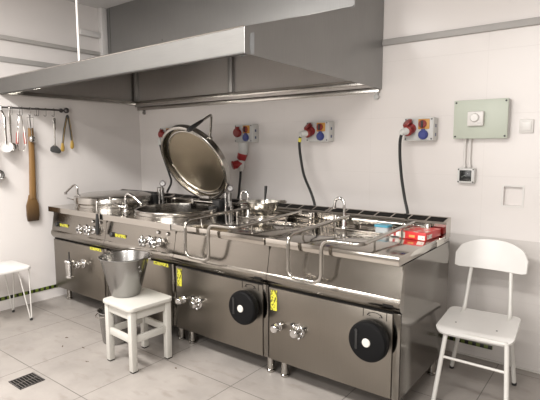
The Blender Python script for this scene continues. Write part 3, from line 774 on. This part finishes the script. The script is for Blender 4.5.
# tongs with red grips
root = thing('tongs', (.05, -1.305, 1.56), 'steel tongs with red grips hanging from the rail', 'tongs')
for s in (-1, 1):
    a = MB().tube([(.05, -1.305, 1.715), (.05, -1.305+s*.012, 1.70), (.05, -1.305+s*.026, 1.58), (.05, -1.307+s*.036, 1.46), (.05, -1.312+s*.02, 1.40)], [.006, .008, .009, .008, .004], 8, flat=.5).build('arm', TUBE, root)
    MB().tube([(.05, -1.305+s*.029, 1.56), (.05, -1.307+s*.036, 1.46)], [.011, .012], 10, flat=.6).build('red_grip', plain('salmon_grip', (.40, .11, .09), .4), a)
MB().tube([(.048, -1.305, 1.755), (.048, -1.312, 1.735), (.05, -1.305, 1.712), (.05, -1.298, 1.735)], .002, 6, closed=True).build('hanging_ring', CHROME, root)
# wooden paddle hanging from a wire loop
py = -1.215
root = thing('wooden_paddle', (.045, py, .765), 'long brown wooden paddle hanging by a wire loop', 'paddle')
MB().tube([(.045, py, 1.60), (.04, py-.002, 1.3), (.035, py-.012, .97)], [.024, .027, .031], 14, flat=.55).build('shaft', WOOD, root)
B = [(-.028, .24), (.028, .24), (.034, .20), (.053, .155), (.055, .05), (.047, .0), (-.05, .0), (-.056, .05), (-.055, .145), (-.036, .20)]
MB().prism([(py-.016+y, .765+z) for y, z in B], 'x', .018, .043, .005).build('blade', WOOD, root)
MB().tube(fillet([(.05, py-.03, 1.695), (.05, py+.03, 1.695), (.05, py+.022, 1.60), (.048, py-.022, 1.60), (.05, py-.03, 1.695)], .01), .0025, 8).tube([(.05, py, 1.745), (.05, py+.004, 1.72), (.05, py, 1.697)], .0022, 8).cyl((.02, py-.012, 1.595), (.07, py-.012, 1.595), .005, .005, 10).build('wire_loop', CHROME, root)
root = thing('measuring_ladle', (.07, -1.23, 1.5), 'tiny round steel ladle hanging in front of the wooden paddle', 'ladle')
MB().ball((.094, -1.232, 1.503), .03, (.8, 1, 1)).build('bowl', CHROME, root)
MB().tube([(.056, -1.225, 1.715), (.085, -1.232, 1.6), (.091, -1.232, 1.525)], .004, 8).build('handle', CHROME, root)
# black spatula
sy = -.995
root = thing('spatula', (.05, sy, 1.38), 'spatula with a black angled head and a steel handle', 'spatula')
MB().tube([(.05, sy, 1.70), (.05, sy, 1.69), (.05, sy, 1.60), (.05, sy-.003, 1.585), (.05, sy-.006, 1.47), (.05, sy-.008, 1.44)], [.009, .013, .012, .007, .006, .009], 10, flat=.6).tube([(.05, sy, 1.735), (.05, sy-.006, 1.72), (.05, sy, 1.703), (.05, sy+.006, 1.72)], .002, 6, closed=True).build('handle', TUBE, root)
MB().prism([(sy-.02, 1.45), (sy+.01, 1.445), (sy+.045, 1.41), (sy+.052, 1.385), (sy+.03, 1.372), (sy-.04, 1.385), (sy-.055, 1.40), (sy-.05, 1.43)], 'x', .046, .052, .002).build('head', NYLON, root)
# black and yellow tongs at the right end
ty = -.863
root = thing('tongs', (.045, ty, 1.58), 'black tongs with yellow tips spread below the rail end knob', 'tongs')
for s, ey, ez in ((-1, -.925, 1.45), (1, -.828, 1.475)):
    a = MB().tube([(.045, ty, 1.735), (.045, ty+s*.008, 1.715), (.045, (ty+ey)/2+s*.006, 1.6), (.045, ey, ez)], [.008, .01, .011, .011], 10, flat=.55).build('arm', NYLON, root)
    mb = MB().tube([(.046, ey, ez+.02), (.046, ey-.001, ez-.02), (.046, ey-.003, ez-.05), (.046, ey-.004, ez-.06)], [.012, .02, .018, .008], 12, flat=.5)
    mb.tube([(.0515, ty+s*.012, 1.705), (.0515, (ty+ey)/2+s*.008, 1.6), (.0515, ey+s*.003, ez)], .0025, 8, flat=.6)
    mb.build('yellow_tip', GOLD, a)
MB().tube([(.046, ty, 1.757), (.046, ty-.008, 1.742), (.046, ty, 1.728), (.046, ty+.008, 1.742)], .0022, 8, closed=True).build('hanging_ring', CHROME, root)

# ------------------------------------------------------------------ stool with pail in the foreground
sz = .43
LG = [(1.887, -1.557), (1.612, -1.528), (1.875, -1.267), (1.625, -1.250)]
scx = sum(p[0] for p in LG)/4; scy = sum(p[1] for p in LG)/4
root = thing('wooden_stool', (scx, scy, 0), 'square white painted wooden stool carrying the steel pail', 'stool')
rz = radians(-3.5)
MT = Matrix.Translation((scx, scy, 0)) @ Matrix.Rotation(rz, 4, 'Z')
MB().prism(rrect(-.172, .172, -.172, .172, .04), 'z', sz-.026, sz, .006, MT).build('seat', WHITEW, root)
q = .135
for sx in (-1, 1):
    for sy in (-1, 1):
        MB().box(sx*q-.02, sx*q+.02, sy*q-.02, sy*q+.02, .008, sz-.026, .003, M=MT).build('leg', WHITEW, root)
        MB().box(sx*q-.018, sx*q+.018, sy*q-.018, sy*q+.018, 0, .009, .002, M=MT).build('foot_pad', DARK, root)
for s in (-1, 1):
    MB().box(-q+.02, q-.02, s*q-.011, s*q+.011, sz-.086, sz-.026, .002, M=MT).build('apron', WHITEW, root)
    MB().box(s*q-.011, s*q+.011, -q+.02, q-.02, sz-.086, sz-.026, .002, M=MT).build('apron', WHITEW, root)
    MB().box(-q+.02, q-.02, s*q-.011, s*q+.011, .19, .235, .003, M=MT).build('stretcher', WHITEW, root)
    MB().box(s*q-.011, s*q+.011, -q+.02, q-.02, .19, .235, .003, M=MT).build('stretcher', WHITEW, root)

def pail(c, rb, rt, h, label, bail):
    x, y, z = c
    root = thing('pail', c, label, 'pail')
    MB().lathe([(0, .004), (rb-.012, .004), (rb-.004, 0), (rb, .004), (rb+.004, .012), (rt-.004, h-.012), (rt+.004, h-.01), (rt+.008, h-.003), (rt+.004, h), (rt-.003, h-.002), (rt-.008, h-.014), (rb-.002, .012), (0, .01)], c, 56).build('body', S_PAIL, root, angle=30)
    d = Vector((.80, .60, 0)) if bail else Vector((.6, -.8, 0))   # ear axis
    n = Vector((-.60, .80, 0)) if bail else Vector((-.8, -.6, 0))
    pts = []
    for k in range(25):
        t = pi*k/24
        lift = .0 if bail else -.07
        pts.append(Vector(c)+Vector((0, 0, h-.012+(.022 if bail else -.03)*sin(t)))+d*(rt+.014)*cos(t)+n*(rt+.016)*sin(t))
    b = MB().tube(pts, .004, 8).build('bail', TUBE, root)
    for s in (-1, 1):
        p = Vector(c)+Vector((0, 0, h-.02))+d*s*(rt+.001)
        MB().cyl(p-d*s*.006, p+d*s*.014, .012, .010, 14, .002).build('ear', TUBE, root)
pail((1.622, -1.40, sz), .094, .166, .27, 'large stainless pail standing on the white wooden stool', True)
pail((1.358, -1.312, 0), .092, .122, .245, 'smaller steel pail on the floor behind the white stool', False)

# ------------------------------------------------------------------ white stool with wire legs at the left
x0, x1, y0, y1, z = .09, .45, -1.825, -1.465, .46
root = thing('wire_leg_stool', ((x0+x1)/2, (y0+y1)/2, 0), 'white stool on thin wire legs beside the left wall', 'stool')
MB().prism(rrect(x0, x1, y0, y1, .04), 'z', z-.028, z, .008).build('seat', WHITEL, root)
for lx, sx in ((x0+.045, -1), (x1-.045, 1)):
    for ly, sy in ((y0+.045, -1), (y1-.045, 1)):
        f = Vector((lx+sx*.025, ly+sy*.02, .012))
        if sx < 0: f.x = max(f.x, .1)
        pts = fillet([(lx, ly-.05, z-.027), f+Vector((0, -.005, 0)), f+Vector((0, .005, 0)), (lx, ly+.035, z-.027)], .004, 4)
        l = MB().tube(pts, .0048, 8).build('leg', WHITEP, root)
        MB().cyl(f-Vector((0, 0, .012)), f+Vector((0, 0, .008)), .012, .010, 12, .002).build('foot_cap', BLACK, l)

# ------------------------------------------------------------------ chair at the right
root = thing('side_chair', (3.69, -.5, 0), 'white plywood chair with round steel tube legs against the back wall', 'chair')
# seat: rounded trapezoid, front edge rolled down
NS, NR = 14, 12
V = []; F = []
zs_ = .442
def seat_pt(u, v):       # u across -1..1, v front 0..1 back
    hw = .197-.002*v
    x = u*hw; y = -.2125+v*.425
    rc = .05
    # round the corners by shrinking
    e = max(0, rc-(v*.425)) / rc; e2 = max(0, rc-((1-v)*.425)) / rc
    k = max(e, e2); x = u*(hw-rc*(1-math.sqrt(max(0, 1-k*k))))
    z = zs_ - .024*max(0, 1-v/.14)**2 - .006*(1-u*u)*(1 if .1 < v < .9 else .4)
    c, s = cos(.077), sin(.077)
    return 3.692+x*c-y*s, -.525+x*s+y*c, z
vs = [0, .012, .03, .06, .1, .15, .25, .4, .55, .7, .8, .88, .94, .975, 1]
us = [-1, -.97, -.9, -.75, -.5, -.25, 0, .25, .5, .75, .9, .97, 1]
for v in vs:
    for u in us: V.append(seat_pt(u, v))
nu = len(us)
for i in range(len(vs)-1):
    for j in range(nu-1): F.append((i*nu+j, i*nu+j+1, (i+1)*nu+j+1, (i+1)*nu+j))
def thicken(V, F, t):
    b = bmesh.new(); vv = [b.verts.new(p) for p in V]
    for f in F: b.faces.new([vv[i] for i in f])
    bmesh.ops.recalc_face_normals(b, faces=b.faces[:])
    bmesh.ops.solidify(b, geom=b.faces[:], thickness=t)
    bmesh.ops.recalc_face_normals(b, faces=b.faces[:])
    return b
m = MB(); m._merge(thicken(V, F, .014)); seat = m.build('seat', WHITEL, root, angle=45)
for x, y in ((3.585, -.60), (3.80, -.60)):
    MB().cyl((x, y, zs_-.010), (x, y, zs_-.0015), .0045, .0045, 12).build('rivet', IRON, seat)
# curved backrest
V = []; F = []
cols = 17
outline = []
for i in range(cols):
    u = -1+2*i/(cols-1)
    top = .858 - .062*abs(u)**2.6 - (.03 if abs(u) > .99 else 0)
    bot = .685 - .006*(1-u*u) + (.008 if abs(u) > .99 else 0)
    outline.append((u, bot, top))
rows = 7
for k in range(rows):
    t = k/(rows-1)
    for u, bot, top in outline:
        zz = bot+(top-bot)*t
        y = -.262 + .05*(1-u*u) + (zz-.70)*.22
        V.append((3.676+u*(.211-.006*(1-t)-.004*t), y, zz))
for k in range(rows-1):
    for i in range(cols-1): F.append((k*cols+i, k*cols+i+1, (k+1)*cols+i+1, (k+1)*cols+i))
m = MB(); m._merge(thicken(V, F, .011)); m.build('backrest', WHITEL, root, angle=50)
# tube frame
tr = .0125
for s, fx, rx, bx in ((-1, 3.528, 3.478, 3.562), (1, 3.900, 3.845, 3.787)):
    sx = 3.692+s*.152
    pts = fillet([(sx, -.40, .428), (sx, -.70, .418), (fx, -.775, .012)], .03)
    l = MB().tube([(sx+.028, -.715, .425), (fx, -.775, .012)], tr, 14).build('front_leg', WHITEP, root)
    MB().cyl((fx, -.775, 0), (fx, -.775, .02), .0145, .0135, 14, .002).build('foot_cap', BLACK, l)
    l = MB().tube([(3.692+s*.13, -.36, .428), (rx, -.255, .012)], tr, 14).build('rear_leg', WHITEP, root)
    MB().cyl((rx, -.255, 0), (rx, -.255, .02), .0145, .0135, 14, .002).build('foot_cap', BLACK, l)
    MB().tube(fillet([(bx+(.0 if s < 0 else .028), -.43, .425), (bx+(.0 if s < 0 else .03), -.345, .44), (bx, -.215, .70), (bx, -.195, .79)], .03), .0115, 14).build('back_post', WHITEP, root)
MB().tube([(3.568, -.715, .42), (3.872, -.715, .42)], .011, 12).tube([(3.562, -.36, .424), (3.822, -.36, .424)], .011, 12).tube([(3.56, -.36, .424), (3.568, -.715, .42)], .011, 12).tube([(3.824, -.36, .424), (3.872, -.715, .42)], .011, 12).build('seat_frame', WHITEP, root)
MB().tube([(3.558, -.735, .278), (3.886, -.735, .278)], .0075, 12).build('stretcher', WHITEP, root)

# ------------------------------------------------------------------ floor drain and crumbs
dx0, dx1, dy0, dy1 = 1.37, 1.523, -2.088, -1.938
root = thing('floor_drain', ((dx0+dx1)/2, (dy0+dy1)/2, 0), 'square dark floor drain grate set in the tiles at the lower left', 'floor drain')
MB().box(dx0, dx1, dy0, dy1, .0005, .002).build('drain_pit', DARK, root)
mb = MB()
for a_, b_, c_, d_ in ((dx0, dx1, dy0, dy0+.008), (dx0, dx1, dy1-.008, dy1), (dx0, dx0+.008, dy0, dy1), (dx1-.008, dx1, dy0, dy1)):
    mb.box(a_, b_, c_, d_, .001, .005, .001)
mb.build('grate_frame', IRON, root)
mb = MB()
for i in range(7):
    y = dy0+.0195+i*.0187; mb.box(dx0+.006, dx1-.006, y-.0025, y+.0025, .002, .0045)
mb.box((dx0+dx1)/2-.003, (dx0+dx1)/2+.003, dy0+.006, dy1-.006, .002, .0044)
mb.build('grate_bars', DARKCHROME, root)
for (x, y, s, lab) in ((1.01, -1.51, .011, 'dark crumb on the tiles in front of the left kettle, furthest left'), (1.14, -1.61, .009, 'small dark crumb midway between the drain and the pails'),
                       (1.28, -1.53, .010, 'dark crumb left of the stool legs'), (1.50, -1.64, .009, 'dark crumb close to the front left stool leg'),
                       (1.22, -1.30, .022, 'largest brown scrap on the floor beside the small pail'), (2.05, -1.34, .011, 'dark crumb on the tiles right of the stool')):
    mb = MB(); rnd = random.Random(int(x*100))
    for k in range(3):
        mb.ball((x+rnd.uniform(-s, s), y+rnd.uniform(-s, s)*.6, s*.18), s*.5, (1.2, .7, .4), n=8)
    tag(mb.build('food_crumb', GRIME), lab, 'crumb', 'crumbs on the floor')

# ------------------------------------------------------------------ light
def area(name, loc, size, sy, power, rot=(0, 0, 0), col=(1, .97, .935)):
    l = bpy.data.lights.new(name, 'AREA'); l.shape = 'RECTANGLE'; l.size = size; l.size_y = sy; l.energy = power; l.color = col
    o = bpy.data.objects.new(name, l); COL.objects.link(o); o.location = loc; o.rotation_euler = rot
    return o
area('ceiling_lamp', (1.5, -2.9, 2.76), 1.3, .35, 114)
area('ceiling_lamp', (3.9, -3.1, 2.76), 1.3, .35, 68)
area('ceiling_lamp', (3.0, -4.4, 2.76), 1.3, .35, 62)
area('front_fill', (3.4, FY+.05, 1.6), 2.6, 1.4, 55, (radians(90), 0, 0), (1, .98, .96))  # soft fill added at the unseen front wall, which has no window
w = bpy.data.worlds.new('world'); SC.world = w; w.use_nodes = True
w.node_tree.nodes['Background'].inputs[0].default_value = (.5, .48, .46, 1); w.node_tree.nodes['Background'].inputs[1].default_value = .3

# ------------------------------------------------------------------ camera
YAW, PIT, ROL, FPX = .6514, -.1128, -.0016, 471.4
fw = Vector((-sin(YAW)*cos(PIT), cos(YAW)*cos(PIT), sin(PIT)))
r0 = Vector((cos(YAW), sin(YAW), 0)); u0 = r0.cross(fw)
r_ = r0*cos(ROL)+u0*sin(ROL); u_ = -r0*sin(ROL)+u0*cos(ROL)
cam = bpy.data.cameras.new('camera'); co = bpy.data.objects.new('camera', cam); COL.objects.link(co)
cam.sensor_fit = 'HORIZONTAL'; cam.sensor_width = 36; cam.lens = FPX/540*36; cam.clip_start = .02
co.matrix_world = Matrix(((r_.x, u_.x, -fw.x, 4.3136), (r_.y, u_.y, -fw.y, -3.299), (r_.z, u_.z, -fw.z, 1.4335), (0, 0, 0, 1)))
SC.camera = co
SC.view_settings.view_transform = 'Standard'
SC.view_settings.look = 'None'
SC.view_settings.exposure = 0.1
SC.view_settings.gamma = 1
